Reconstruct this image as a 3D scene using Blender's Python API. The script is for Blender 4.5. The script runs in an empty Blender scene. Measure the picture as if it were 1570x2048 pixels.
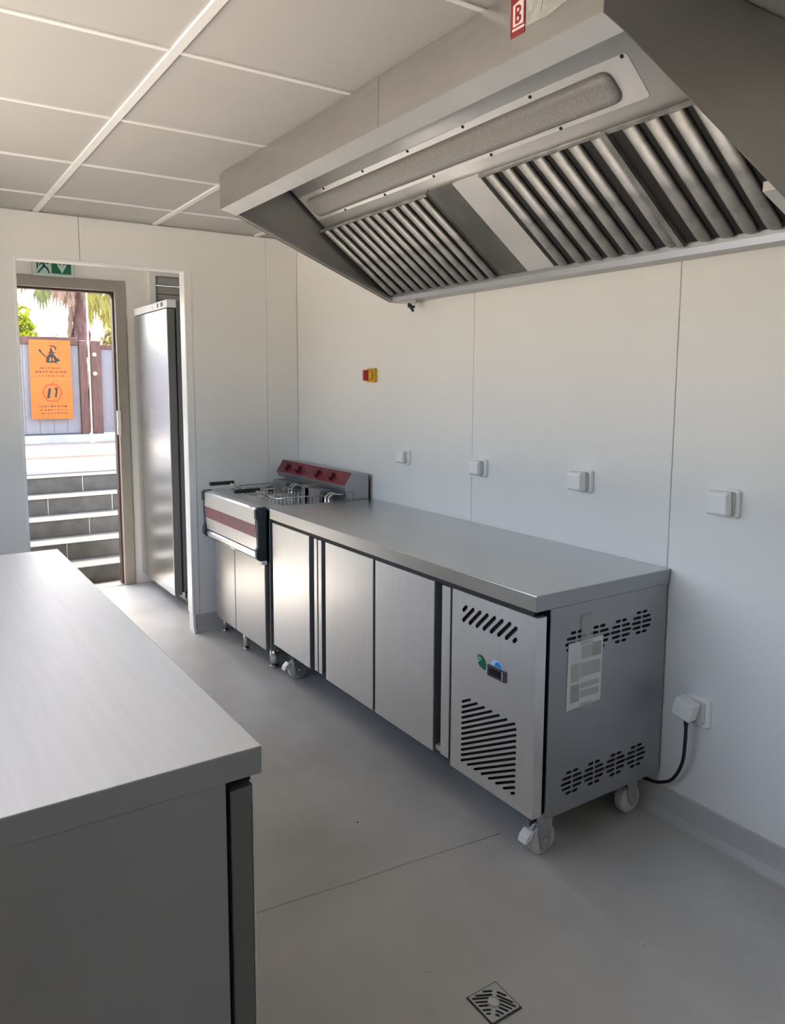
import bpy, bmesh, math, random
from mathutils import Vector, Matrix
from mathutils.geometry import tessellate_polygon
random.seed(7)
S = bpy.context.scene
COL = S.collection
PI = math.pi

# ------------------------------------------------------------------ camera
CAM_LOC = (-2.1567, -1.5107, 1.4675)
YAW, PITCH, ROLL, F = 0.5682, -0.1172, 0.0011, 1503.12
cy, sy, cp, sp = math.cos(YAW), math.sin(YAW), math.cos(PITCH), math.sin(PITCH)
fw = Vector((sy * cp, cy * cp, sp)); rt = Vector((cy, -sy, 0)); up = rt.cross(fw)
r2 = math.cos(ROLL) * rt + math.sin(ROLL) * up; u2 = -math.sin(ROLL) * rt + math.cos(ROLL) * up
cam = bpy.data.cameras.new('camera'); camo = bpy.data.objects.new('camera', cam); COL.objects.link(camo)
camo.matrix_world = Matrix(((r2.x, u2.x, -fw.x, CAM_LOC[0]), (r2.y, u2.y, -fw.y, CAM_LOC[1]),
                            (r2.z, u2.z, -fw.z, CAM_LOC[2]), (0, 0, 0, 1)))
cam.sensor_fit = 'VERTICAL'; cam.sensor_height = 36; cam.sensor_width = 36 * 1570 / 2048
cam.lens = F / 2048 * 36
cam.shift_x = 48.476 / 2048; cam.shift_y = -80.593 / 2048
cam.clip_start = 0.02; cam.clip_end = 500
S.camera = camo

# ------------------------------------------------------------------ light
SUN_AZ, SUN_EL = math.radians(26), math.radians(57)
w = bpy.data.worlds.new('sky'); S.world = w; w.use_nodes = True
nt = w.node_tree; nt.nodes.clear()
sky = nt.nodes.new('ShaderNodeTexSky'); sky.sky_type = 'NISHITA'; sky.sun_disc = False
sky.sun_elevation = SUN_EL; sky.sun_rotation = SUN_AZ; sky.air_density = 1.0; sky.dust_density = 5.0; sky.ozone_density = 1.0
bg = nt.nodes.new('ShaderNodeBackground'); bg.inputs['Strength'].default_value = 1.25
ow = nt.nodes.new('ShaderNodeOutputWorld')
hsv = nt.nodes.new('ShaderNodeHueSaturation'); hsv.inputs['Saturation'].default_value = 0.85
nt.links.new(sky.outputs[0], hsv.inputs['Color']); nt.links.new(hsv.outputs[0], bg.inputs[0]); nt.links.new(bg.outputs[0], ow.inputs[0])
sd = bpy.data.lights.new('sun', 'SUN'); sd.energy = 7.0; sd.angle = math.radians(0.6); sd.color = (1.0, 0.93, 0.82)
so = bpy.data.objects.new('sun', sd); COL.objects.link(so); so.location = (4, 8, 10)
sdir = Vector((math.sin(SUN_AZ) * math.cos(SUN_EL), math.cos(SUN_AZ) * math.cos(SUN_EL), math.sin(SUN_EL)))
so.rotation_euler = (-sdir).to_track_quat('-Z', 'Y').to_euler()
vs = S.view_settings; vs.view_transform = 'Standard'; vs.look = 'None'; vs.gamma = 1.0; vs.use_curve_mapping = False
vs.exposure = 0.30
S.cycles.max_bounces = 12; S.cycles.diffuse_bounces = 7; S.cycles.glossy_bounces = 6
S.cycles.sample_clamp_indirect = 12.0
S.cycles.caustics_reflective = False; S.cycles.caustics_refractive = False

# ------------------------------------------------------------------ materials
def mat(name, col, rough=0.5, metal=0.0, vary=0.0, vscale=8.0, bump=0.0, bscale=60.0, stretch=(1, 1, 1),
        rvary=0.0, emit=0.0, alpha=1.0, trans=0.0, coat=0.0, spec=None, col2=None):
    m = bpy.data.materials.new(name); m.use_nodes = True
    t = m.node_tree; b = t.nodes['Principled BSDF']; L = t.links
    b.inputs['Base Color'].default_value = (*col, 1); b.inputs['Roughness'].default_value = rough
    b.inputs['Metallic'].default_value = metal
    if spec is not None: b.inputs['Specular IOR Level'].default_value = spec
    if coat: b.inputs['Coat Weight'].default_value = coat; b.inputs['Coat Roughness'].default_value = 0.1
    if trans: b.inputs['Transmission Weight'].default_value = trans
    if alpha < 1: b.inputs['Alpha'].default_value = alpha
    if emit: b.inputs['Emission Color'].default_value = (*col, 1); b.inputs['Emission Strength'].default_value = emit
    if vary or bump or rvary or col2:
        tc = t.nodes.new('ShaderNodeTexCoord'); mp = t.nodes.new('ShaderNodeMapping'); mp.inputs['Scale'].default_value = stretch
        L.new(tc.outputs['Object'], mp.inputs[0])
    if vary or col2:
        n = t.nodes.new('ShaderNodeTexNoise'); n.inputs['Scale'].default_value = vscale; n.inputs['Detail'].default_value = 6
        L.new(mp.outputs[0], n.inputs['Vector'])
        rmp = t.nodes.new('ShaderNodeValToRGB')
        c2 = col2 if col2 else tuple(c * (1 - vary) for c in col)
        c1 = col if col2 else tuple(min(1, c * (1 + vary)) for c in col)
        rmp.color_ramp.elements[0].color = (*c2, 1); rmp.color_ramp.elements[0].position = 0.35
        rmp.color_ramp.elements[1].color = (*c1, 1); rmp.color_ramp.elements[1].position = 0.65
        L.new(n.outputs[0], rmp.inputs[0]); L.new(rmp.outputs[0], b.inputs['Base Color'])
    if rvary:
        n = t.nodes.new('ShaderNodeTexNoise'); n.inputs['Scale'].default_value = 5; n.inputs['Detail'].default_value = 4
        L.new(mp.outputs[0], n.inputs['Vector'])
        mr = t.nodes.new('ShaderNodeMapRange'); mr.inputs['To Min'].default_value = rough - rvary; mr.inputs['To Max'].default_value = rough + rvary
        L.new(n.outputs[0], mr.inputs[0]); L.new(mr.outputs[0], b.inputs['Roughness'])
    if bump:
        n = t.nodes.new('ShaderNodeTexNoise'); n.inputs['Scale'].default_value = bscale; n.inputs['Detail'].default_value = 3
        L.new(mp.outputs[0], n.inputs['Vector'])
        bp = t.nodes.new('ShaderNodeBump'); bp.inputs['Strength'].default_value = bump; bp.inputs['Distance'].default_value = 0.001
        L.new(n.outputs[0], bp.inputs['Height']); L.new(bp.outputs[0], b.inputs['Normal'])
    return m

STEEL = mat('brushed_steel', (0.80, 0.795, 0.785), 0.31, 0.78, vary=0.015, vscale=9, stretch=(9, 9, 0.4), rvary=0.03)
DOOREDGE = mat('grey_door_edge', (0.15, 0.15, 0.148), 0.45)
FRSIDE = mat('shade_dark_fridge_sheet', (0.12, 0.122, 0.125), 0.45)  # shade on the fridge's near side painted in as a darker base colour
PALETOP = mat('pale_worktop_steel', (0.80, 0.79, 0.775), 0.40, 0.72, vary=0.02, vscale=9, stretch=(9, 0.4, 9), rvary=0.05)  # left counter's worktop: lighter and less metallic than the right one
HOODIN = mat('satin_hood_sheet', (0.80, 0.785, 0.76), 0.42, 0.70, vary=0.03, vscale=6)
STEEL3 = mat('fryer_door_steel', (0.50, 0.495, 0.485), 0.30, 0.85, vary=0.015, vscale=9, stretch=(9, 9, 0.4), rvary=0.03)
STEEL2 = mat('fridge_steel', (0.70, 0.71, 0.715), 0.25, 1.0, vary=0.015, vscale=9, stretch=(9, 9, 0.4), rvary=0.03)
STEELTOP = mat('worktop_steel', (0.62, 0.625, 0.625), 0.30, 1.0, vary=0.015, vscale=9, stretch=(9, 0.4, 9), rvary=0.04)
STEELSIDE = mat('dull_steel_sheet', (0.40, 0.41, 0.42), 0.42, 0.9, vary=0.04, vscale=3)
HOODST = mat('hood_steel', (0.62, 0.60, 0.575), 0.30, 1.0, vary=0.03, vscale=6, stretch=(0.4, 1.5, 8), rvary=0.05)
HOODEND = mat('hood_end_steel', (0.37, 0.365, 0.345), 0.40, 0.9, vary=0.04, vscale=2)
GREASE = mat('filter_steel', (0.34, 0.335, 0.32), 0.52, 0.70, vary=0.25, vscale=14, stretch=(1, 1, 1))
BLACK = mat('black_rubber', (0.012, 0.011, 0.010), 0.6)
DARK = mat('dark_interior', (0.02, 0.019, 0.018), 0.7)
DKGREY = mat('dark_grey_plastic', (0.045, 0.047, 0.05), 0.45)
CHROME = mat('chrome', (0.75, 0.76, 0.77), 0.15, 1.0)
ZINC = mat('zinc_plate', (0.55, 0.57, 0.58), 0.35, 1.0, vary=0.1, vscale=30)
WALL = mat('white_wall_panel', (0.85, 0.84, 0.81), 0.42, vary=0.012, vscale=1.2)
TRIMW = mat('white_trim', (0.90, 0.90, 0.88), 0.35)
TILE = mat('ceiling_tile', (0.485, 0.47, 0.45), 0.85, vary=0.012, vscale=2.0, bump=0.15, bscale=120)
RAIL = mat('ceiling_rail', (0.80, 0.79, 0.77), 0.5)
FLOOR = mat('grey_vinyl_floor', (0.52, 0.51, 0.48), 0.44, vary=0.10, vscale=2.2, bump=0.06, bscale=220, rvary=0.07)
COVE = mat('grey_vinyl_cove', (0.50, 0.50, 0.475), 0.45)
WHITEP = mat('white_plastic', (0.90, 0.90, 0.88), 0.35)
GREYW = mat('grey_white_plastic', (0.62, 0.62, 0.60), 0.4)
BURG = mat('burgundy_paint', (0.165, 0.018, 0.032), 0.35, vary=0.06, vscale=5)
BURGL = mat('faded_burgundy_strip', (0.25, 0.095, 0.11), 0.35, vary=0.05, vscale=5)
DKRED = mat('dark_red_knob', (0.11, 0.006, 0.012), 0.35)
PAPER = mat('paper', (0.74, 0.75, 0.76), 0.7)
PRINT = mat('grey_print', (0.50, 0.51, 0.52), 0.7)
PRINTD = mat('darker_grey_print', (0.40, 0.41, 0.43), 0.7)
TAPE = mat('clear_tape', (0.70, 0.74, 0.72), 0.25, alpha=0.30)
ALU = mat('beige_aluminium', (0.36, 0.33, 0.285), 0.42, vary=0.03, vscale=5)
BROWNW = mat('brown_timber', (0.12, 0.058, 0.045), 0.6, vary=0.22, vscale=14, stretch=(4, 4, 0.5), bump=0.3, bscale=40)
FENCEP = mat('grey_fence_panel', (0.26, 0.25, 0.27), 0.6, vary=0.08, vscale=25, stretch=(6, 1, 0.4))
PLINTH = mat('pale_concrete', (0.50, 0.495, 0.48), 0.9, vary=0.1, vscale=6, spec=0.08)
BLOCK = mat('grey_concrete_block', (0.085, 0.085, 0.084), 0.85, vary=0.16, vscale=12, bump=0.4, bscale=90)
TREAD = mat('grey_step_slab', (0.11, 0.108, 0.104), 0.9, vary=0.08, vscale=8, spec=0.08)
MORTAR = mat('mortar', (0.50, 0.49, 0.47), 0.9)
TERR = mat('terrace_paving', (0.34, 0.285, 0.235), 0.9, vary=0.12, vscale=3, spec=0.08)
GROUND = mat('warm_pavement', (0.63, 0.57, 0.465), 0.9, vary=0.10, vscale=1.5)
ORANGE = mat('orange_poster', (0.50, 0.125, 0.012), 0.6, vary=0.06, vscale=6, stretch=(0.6, 1, 3))
INK = mat('black_ink', (0.012, 0.014, 0.012), 0.6)
REDINK = mat('red_ink', (0.40, 0.025, 0.012), 0.6)
BRINK = mat('brown_ink', (0.10, 0.03, 0.01), 0.6)
GREEN = mat('sign_green', (0.006, 0.13, 0.075), 0.4)
PALEGR = mat('sign_pale_green', (0.50, 0.68, 0.60), 0.35)
YELLOW = mat('yellow_plastic', (0.72, 0.42, 0.03), 0.4)
REDK = mat('red_plastic', (0.42, 0.03, 0.008), 0.4)
BLUE = mat('blue_sticker', (0.02, 0.22, 0.50), 0.4)
LBLUE = mat('pale_blue_sticker', (0.35, 0.58, 0.75), 0.4)
GRSTK = mat('green_sticker', (0.005, 0.12, 0.05), 0.4)
LGREEN = mat('pale_green_sticker', (0.20, 0.55, 0.35), 0.4)
STKRED = mat('sticker_red', (0.24, 0.022, 0.03), 0.5)
STKPINK = mat('sticker_pale', (0.75, 0.62, 0.56), 0.5)
STKGREY = mat('sticker_grey', (0.36, 0.36, 0.33), 0.5, vary=0.12, vscale=30)
LENS = mat('prismatic_lens', (0.27, 0.26, 0.25), 0.42, vary=0.14, vscale=160, bump=0.5, bscale=260)
PALMT = mat('palm_bark', (0.16, 0.085, 0.07), 0.9, vary=0.35, vscale=14, stretch=(3, 3, 0.6), bump=0.6, bscale=20)
DEADLF = mat('dry_palm_leaf', (0.30, 0.19, 0.12), 0.8, vary=0.25, vscale=9)
LEAFY = mat('yellow_green_leaf', (0.42, 0.46, 0.03), 0.6, vary=0.3, vscale=6)
LEAFO = mat('olive_leaf', (0.36, 0.31, 0.06), 0.65, vary=0.3, vscale=6)
LEAFG = mat('palm_leaf', (0.20, 0.22, 0.06), 0.6, vary=0.3, vscale=6)
GLASS = mat('dull_glass', (0.22, 0.225, 0.22), 0.2, spec=0.6)
SHUT = mat('grey_shutter', (0.46, 0.46, 0.455), 0.5)
HOUSE = mat('white_render', (0.75, 0.76, 0.76), 0.8)

# ------------------------------------------------------------------ mesh builder
class MB:
    def __init__(s): s.b = bmesh.new(); s.mats = []; s.cur = 0
    def use(s, m):
        if m not in s.mats: s.mats.append(m)
        s.cur = s.mats.index(m); return s
    def _f(s, vs, smooth=False):
        try: f = s.b.faces.new(vs)
        except ValueError: return None
        f.material_index = s.cur; f.smooth = smooth; return f
    def box(s, a, b):
        x0, x1 = sorted((a[0], b[0])); y0, y1 = sorted((a[1], b[1])); z0, z1 = sorted((a[2], b[2]))
        v = [s.b.verts.new(p) for p in ((x0, y0, z0), (x1, y0, z0), (x1, y1, z0), (x0, y1, z0), (x0, y0, z1), (x1, y0, z1), (x1, y1, z1), (x0, y1, z1))]
        for f in ((0, 3, 2, 1), (4, 5, 6, 7), (0, 1, 5, 4), (1, 2, 6, 5), (2, 3, 7, 6), (3, 0, 4, 7)): s._f([v[i] for i in f])
        return s
    def prism(s, poly, axis, a, b, smooth=False, holes=()):
        """polygon in the plane across axis (x: (y,z); y: (x,z); z: (x,y)), extruded from a to b, with holes"""
        def P(p, t): return {0: (t, p[0], p[1]), 1: (p[0], t, p[1]), 2: (p[0], p[1], t)}[axis]
        loops = [list(poly)] + [list(h) for h in holes]
        flat = [p for l in loops for p in l]
        va = [s.b.verts.new(P(p, a)) for p in flat]; vb = [s.b.verts.new(P(p, b)) for p in flat]
        if holes:
            for t in tessellate_polygon([[Vector((p[0], p[1], 0)) for p in l] for l in loops]):
                s._f([va[i] for i in t]); s._f([vb[i] for i in reversed(t)])
        else: s._f(va); s._f(list(reversed(vb)))
        o = 0
        for l in loops:
            n = len(l)
            for i in range(n):
                j = (i + 1) % n
                s._f([va[o + i], vb[o + i], vb[o + j], va[o + j]], smooth)
            o += n
        return s
    def ring(s, c, u, v, r, n): return [s.b.verts.new(c + u * (r * math.cos(2 * PI * i / n)) + v * (r * math.sin(2 * PI * i / n))) for i in range(n)]
    def cyl(s, p0, p1, r0, r1=None, n=16, caps=True):
        return s.tube([p0, p1], [r0, r0 if r1 is None else r1], n, caps)
    def tube(s, pts, rad, n=10, caps=True):
        pts = [Vector(p) for p in pts]
        if not isinstance(rad, (list, tuple)): rad = [rad] * len(pts)
        prev = None; u = None; rings = []
        for i, p in enumerate(pts):
            d = (pts[min(i + 1, len(pts) - 1)] - pts[max(i - 1, 0)]).normalized()
            if u is None:
                h = Vector((0, 0, 1)) if abs(d.z) < 0.9 else Vector((1, 0, 0)); u = d.cross(h).normalized()
            else: u = (u - d * u.dot(d)).normalized()
            rings.append(s.ring(p, u, d.cross(u), rad[i], n))
        for a, b in zip(rings, rings[1:]):
            for i in range(n): s._f([a[i], a[(i + 1) % n], b[(i + 1) % n], b[i]], True)
        if caps: s._f(list(reversed(rings[0]))); s._f(rings[-1])
        return s
    def spline(s, pts, rad, n=10, k=6):
        P = [Vector(p) for p in pts]; P = [P[0] * 2 - P[1]] + P + [P[-1] * 2 - P[-2]]; out = []
        for i in range(1, len(P) - 2):
            for j in range(k):
                t = j / k; a, b, c, d = P[i - 1], P[i], P[i + 1], P[i + 2]
                out.append(.5 * ((2 * b) + (c - a) * t + (2 * a - 5 * b + 4 * c - d) * t * t + (3 * b - a - 3 * c + d) * t ** 3))
        out.append(P[-2]); return s.tube(out, rad, n)
    def lathe(s, prof, c, axis=2, n=20):
        c = Vector(c); d = [Vector((1, 0, 0)), Vector((0, 1, 0)), Vector((0, 0, 1))][axis]
        u = [Vector((0, 1, 0)), Vector((0, 0, 1)), Vector((1, 0, 0))][axis]; v = d.cross(u)
        rings = [s.ring(c + d * h, u, v, max(r, 1e-4), n) for r, h in prof]
        for a, b in zip(rings, rings[1:]):
            for i in range(n): s._f([a[i], a[(i + 1) % n], b[(i + 1) % n], b[i]], True)
        s._f(list(reversed(rings[0]))); s._f(rings[-1]); return s
    def quad(s, *p): s._f([s.b.verts.new(q) for q in p]); return s
    def build(s, name, m=None, parent=None, bevel=0.0, seg=2, loc=None):
        bmesh.ops.recalc_face_normals(s.b, faces=s.b.faces)
        me = bpy.data.meshes.new(name); s.b.to_mesh(me); s.b.free()
        for q in (s.mats if s.mats else [m]): me.materials.append(q)
        o = bpy.data.objects.new(name, me); COL.objects.link(o)
        if parent: o.parent = parent
        if loc: o.location = loc
        if bevel:
            bv = o.modifiers.new('bevel', 'BEVEL'); bv.width = bevel; bv.segments = seg; bv.limit_method = 'ANGLE'; bv.angle_limit = math.radians(40)
        return o
def empty(name, loc=(0, 0, 0), rz=0.0):
    o = bpy.data.objects.new(name, None); COL.objects.link(o); o.location = loc; o.rotation_euler = (0, 0, rz); o.empty_display_size = 0.1
    return o
def tag(o, label, cat, group=None):
    o['label'] = label; o['category'] = cat
    if group: o['group'] = group
    return o
def struct(o): o['kind'] = 'structure'; return o
def bx(name, a, b, m, parent=None, bevel=0.0, seg=2): return MB().box(a, b).build(name, m, parent, bevel, seg)
def dup(o, parent=None, loc=None):
    c = o.copy(); COL.objects.link(c)
    if parent: c.parent = parent
    if loc is not None: c.location = loc
    return c
def dup_tree(o, parent=None):
    c = o.copy(); COL.objects.link(c)
    if parent: c.parent = parent
    for ch in list(o.children): dup_tree(ch, c)
    return c
def rrect(x0, y0, x1, y1, r, n=4):
    p = []
    for cx, cyy, a in ((x1 - r, y1 - r, 0), (x0 + r, y1 - r, PI / 2), (x0 + r, y0 + r, PI), (x1 - r, y0 + r, 1.5 * PI)):
        for i in range(n + 1):
            t = a + PI / 2 * i / n; p.append((cx + r * math.cos(t), cyy + r * math.sin(t)))
    return p
def capsule(p, q, r, n=3):
    d = math.atan2(q[1] - p[1], q[0] - p[0]); o = []
    for c, a in ((q, d - PI / 2), (p, d + PI / 2)):
        for i in range(n + 1):
            t = a + PI * i / n; o.append((c[0] + r * math.cos(t), c[1] + r * math.sin(t)))
    return o
def circ(c, r, n=12): return [(c[0] + r * math.cos(2 * PI * i / n), c[1] + r * math.sin(2 * PI * i / n)) for i in range(n)]

ZC = 2.322; YF = 2.681; YE = 3.97; XL = -2.50; YB = -2.7; XVL = -1.95; XVR = 0.16
OX0, OX1, OZ = -1.572, -0.710, 2.087

# ------------------------------------------------------------------ shell
fl = struct(bx('floor', (XL - .12, YB - .12, -.10), (.14, YE + .13, 0), FLOOR))
mb = MB()
pts = [(-1.657 + .185 * i, .318 - .0185 * i + random.uniform(-.004, .004), -.0010) for i in range(7)]
mb.tube(pts, 0.0022, 6); mb.build('weld_seam', mat('floor_seam', (0.40, 0.395, 0.38), .45), fl)

# right wall: sandwich panels one metre wide
wr = struct(bx('wall_right', (.024, YB - .12, 0), (.14, YF + .12, ZC + .15), WALL))
ys = [YB, -1.984, -.983, .018, 1.02, YF]
for a, b in zip(ys, ys[1:]): bx('panel', (0, a + .0012, 0), (.0235, b - .0012, ZC + .02), WALL, wr, .0015, 1)
# far wall with the passage opening
wf = struct(bx('wall_far', (XL - .12, YF + .024, ZC), (.14, YF + .08, ZC + .15), WALL))
def fpanel(poly): MB().prism(poly, 1, YF, YF + .06).build('panel', WALL, wf, .0015, 1)
g = .0012
fpanel([(-.205 + g, 0), (0, 0), (0, ZC), (-.205 + g, ZC)])
fpanel([(OX1, 0), (-.205 - g, 0), (-.205 - g, ZC), (-1.262 + g, ZC), (-1.262 + g, OZ), (OX1, OZ)])
fpanel([(XL, 0), (OX0, 0), (OX0, OZ), (-1.262 - g, OZ), (-1.262 - g, ZC), (XL, ZC)])
# back wall and left wall with the serving hatch
struct(bx('wall_back', (XL - .12, YB - .12, 0), (.14, YB, ZC + .15), WALL))
HY0, HY1, HZ0, HZ1 = -.75, 1.85, .93, 2.12
wl = struct(MB().prism([(YB, 0), (YF + .08, 0), (YF + .08, ZC + .15), (YB, ZC + .15)], 0, XL - .08, XL,
            holes=[[(HY0, HZ0), (HY1, HZ0), (HY1, HZ1), (HY0, HZ1)]]).build('wall_left', WALL))
mb = MB()
for a, b in (((XL - .09, HY0, HZ0), (XL + .01, HY1, HZ0 + .04)), ((XL - .09, HY0, HZ1 - .04), (XL + .01, HY1, HZ1)),
             ((XL - .09, HY0, HZ0 + .04), (XL + .01, HY0 + .04, HZ1 - .04)), ((XL - .09, HY1 - .04, HZ0 + .04), (XL + .01, HY1, HZ1 - .04))): mb.box(a, b)
struct(mb.build('window_1', ALU, None, .002))
# ceiling: tiles on a grid of rails
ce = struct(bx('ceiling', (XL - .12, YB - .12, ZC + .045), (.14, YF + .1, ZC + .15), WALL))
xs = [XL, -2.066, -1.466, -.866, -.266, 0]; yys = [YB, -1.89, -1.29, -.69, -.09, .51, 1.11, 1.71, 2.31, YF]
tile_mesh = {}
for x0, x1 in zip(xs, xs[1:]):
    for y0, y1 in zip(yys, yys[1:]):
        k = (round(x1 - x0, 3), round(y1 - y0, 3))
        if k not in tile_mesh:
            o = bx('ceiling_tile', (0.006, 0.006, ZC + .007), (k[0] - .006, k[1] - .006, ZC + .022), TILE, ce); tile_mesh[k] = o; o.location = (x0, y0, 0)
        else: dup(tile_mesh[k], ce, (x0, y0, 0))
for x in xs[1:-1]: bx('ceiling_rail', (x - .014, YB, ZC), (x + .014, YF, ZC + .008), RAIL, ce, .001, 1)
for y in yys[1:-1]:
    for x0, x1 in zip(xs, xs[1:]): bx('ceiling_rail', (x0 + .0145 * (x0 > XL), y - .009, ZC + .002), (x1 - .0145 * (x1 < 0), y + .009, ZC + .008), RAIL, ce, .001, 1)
# vestibule
struct(bx('ceiling_vestibule', (XVL - .1, YF + .08, ZC + .02), (XVR + .1, YE + .13, ZC + .15), WALL))
struct(bx('wall_vestibule_left', (XVL - .1, YF + .08, 0), (XVL, YE + .12, ZC + .15), WALL))
struct(bx('wall_vestibule_right', (XVR, YF + .06, 0), (XVR + .1, YE + .12, ZC + .15), WALL))
DX0, DX1, DZ = -1.66, -.705, 2.165
WX0, WX1, WZ0, WZ1 = -.525, -.115, 1.62, 2.27
struct(MB().prism([(XVL, 0), (XVR, 0), (XVR, ZC + .15), (XVL, ZC + .15)], 1, YE, YE + .10,
       holes=[[(DX0, .0005), (DX1, .0005), (DX1, DZ), (DX0, DZ)], [(WX0, WZ0), (WX1, WZ0), (WX1, WZ1), (WX0, WZ1)]]).build('wall_entrance', WALL))

# baseboards: coved vinyl upstand
def cove(name, prof, axis, a, b): return struct(MB().prism(prof, axis, a, b).build(name, COVE))
cove('baseboard_right', [(0, 0), (-.028, 0), (-.026, .006), (-.012, .03), (-.009, .055), (-.007, .10), (0, .104)], 1, YB, YF)
pr = [(YF, 0), (YF - .028, 0), (YF - .026, .006), (YF - .012, .03), (YF - .009, .055), (YF - .007, .10), (YF, .104)]
bf = cove('baseboard_far', pr, 0, OX1 + .004, -.03)
MB().prism([(YF + .002, 0), (YF - .03, 0), (YF - .03, .012), (YF - .016, .035), (YF - .012, .11), (YF + .002, .112)], 0, OX1 - .002, OX1 + .012).build('end_cap', TRIMW, bf)
cove('baseboard_left', [(XL, 0), (XL + .028, 0), (XL + .012, .03), (XL + .007, .10), (XL, .104)], 1, YB, YF)
# lining of the passage opening
d1 = struct(empty('door_1', ((OX0 + OX1) / 2, YF, 0)))
cx = (OX0 + OX1) / 2; hw = (OX1 - OX0) / 2
bx('jamb', (hw - .001, -.004, .112), (hw + .012, .075, OZ + .012), TRIMW, d1, .002)
bx('architrave', (hw + .0125, -.0045, .112), (hw + .042, -.0002, OZ + .012), WALL, d1, .0015)
bx('jamb', (-hw - .012, -.004, 0), (-hw + .001, .075, OZ + .012), TRIMW, d1, .002)
bx('head', (-hw + .0012, -.004, OZ - .001), (hw - .0012, .075, OZ + .012), TRIMW, d1, .002)
# entrance door frame (open doorway)
d2 = struct(empty('door_2', ((DX0 + DX1) / 2, YE, 0)))
c2 = (DX0 + DX1) / 2; h2 = (DX1 - DX0) / 2
bx('jamb', (h2 - .062, -.012, 0), (h2 + .012, .06, DZ + .012), ALU, d2, .004)
bx('jamb', (-h2 - .012, -.012, 0), (-h2 + .062, .06, DZ + .012), ALU, d2, .004)
bx('head', (-h2 + .0625, -.012, DZ - .062), (h2 - .0625, .06, DZ + .012), ALU, d2, .004)
st = mat('brown_door_seal', (0.075, 0.042, 0.03), .5)
bx('seal', (h2 - .076, .02, 0), (h2 - .0625, .075, DZ - .076), st, d2)
bx('seal', (-h2 + .0625, .02, 0), (-h2 + .076, .075, DZ - .076), st, d2)
bx('seal', (-h2 + .0625, .02, DZ - .076), (h2 - .0625, .075, DZ - .0625), st, d2)
MB().prism([(h2 - .0765, DZ - .0765), (h2 - .0765, DZ - .11), (h2 - .082, DZ - .09), (h2 - .092, DZ - .081), (h2 - .112, DZ - .0765)], 1, .022, .06).build('corner_fillet', st, d2)
bx('strike_plate', (h2 - .078, -.02, 1.10), (h2 - .05, .0, 1.27), WHITEP, d2, .003)
bx('threshold', (-h2 + .063, -.01, 0), (h2 - .063, .1, .006), ALU, d2, .002)
# little window over the fridge
w2 = struct(empty('window_2', ((WX0 + WX1) / 2, YE, WZ0)))
ww, wh = (WX1 - WX0) / 2, WZ1 - WZ0
MB().prism([(-ww - .005, -.005), (ww + .005, -.005), (ww + .005, wh + .005), (-ww - .005, wh + .005)], 1, -.032, .05,
    holes=[[(-ww + .042, .042), (ww - .042, .042), (ww - .042, wh - .042), (-ww + .042, wh - .042)]]).build('window_frame', TRIMW, w2, .003)
bx('shutter_box', (-ww + .043, .005, wh - .10), (ww - .043, .045, wh - .043), SHUT, w2, .004)
for k in range(5):
    bx('slat', (-ww + .043, .022, wh - .103 - .062 * (k + 1) + .004), (ww - .043, .036, wh - .103 - .062 * k), SHUT, w2, .003)
bx('pane', (-ww + .043, .037, .043), (ww - .043, .043, wh - .101), GLASS, w2)

# ------------------------------------------------------------------ castor
def castor(parent, x, y, brake, front=True, size=.05):
    c = MB()
    c.box((x - .035, y - .035, .146), (x + .035, y + .035, .152))
    a = .028
    for s in (-1, 1):
        c.prism([(x - .036, .147), (x + .036, .147), (x + .030, .085), (x + .026, size - .026), (x + .010, size - .034), (x - .010, size - .024)] if brake else [(x - .03, .147), (x + .03, .147), (x + .024, size - .012), (x + .004, size - .018), (x - .006, size - .005)], 1, y + s * .022 - .0015, y + s * .022 + .0015)
    c.cyl((x, y, .138), (x, y, .147), .026, n=18)
    c.cyl((x + .006, y - .03, size), (x + .006, y + .03, size), .006, n=10)
    o = c.build('castor', ZINC, parent)
    wlh = MB(); wlh.lathe([(.02, -.017), (size - .006, -.017), (size - .0005, -.012), (size - .0005, .012), (size - .006, .017), (.02, .017)], (x + .006, y, size), 1, 28)
    wlh.build('wheel', GREYW, o)
    if brake:
        p = MB()
        p.tube([(x - .02, y, .10), (x - .045, y, .085), (x - .055, y, .075)], .005, 8)
        p.prism([(x - .075, .058), (x - .05, .066), (x - .038, .092), (x - .05, .094), (x - .068, .078)], 1, y - .018, y + .018)
        p.build('brake_pedal', WHITEP, o, .003)
    return o

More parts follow.
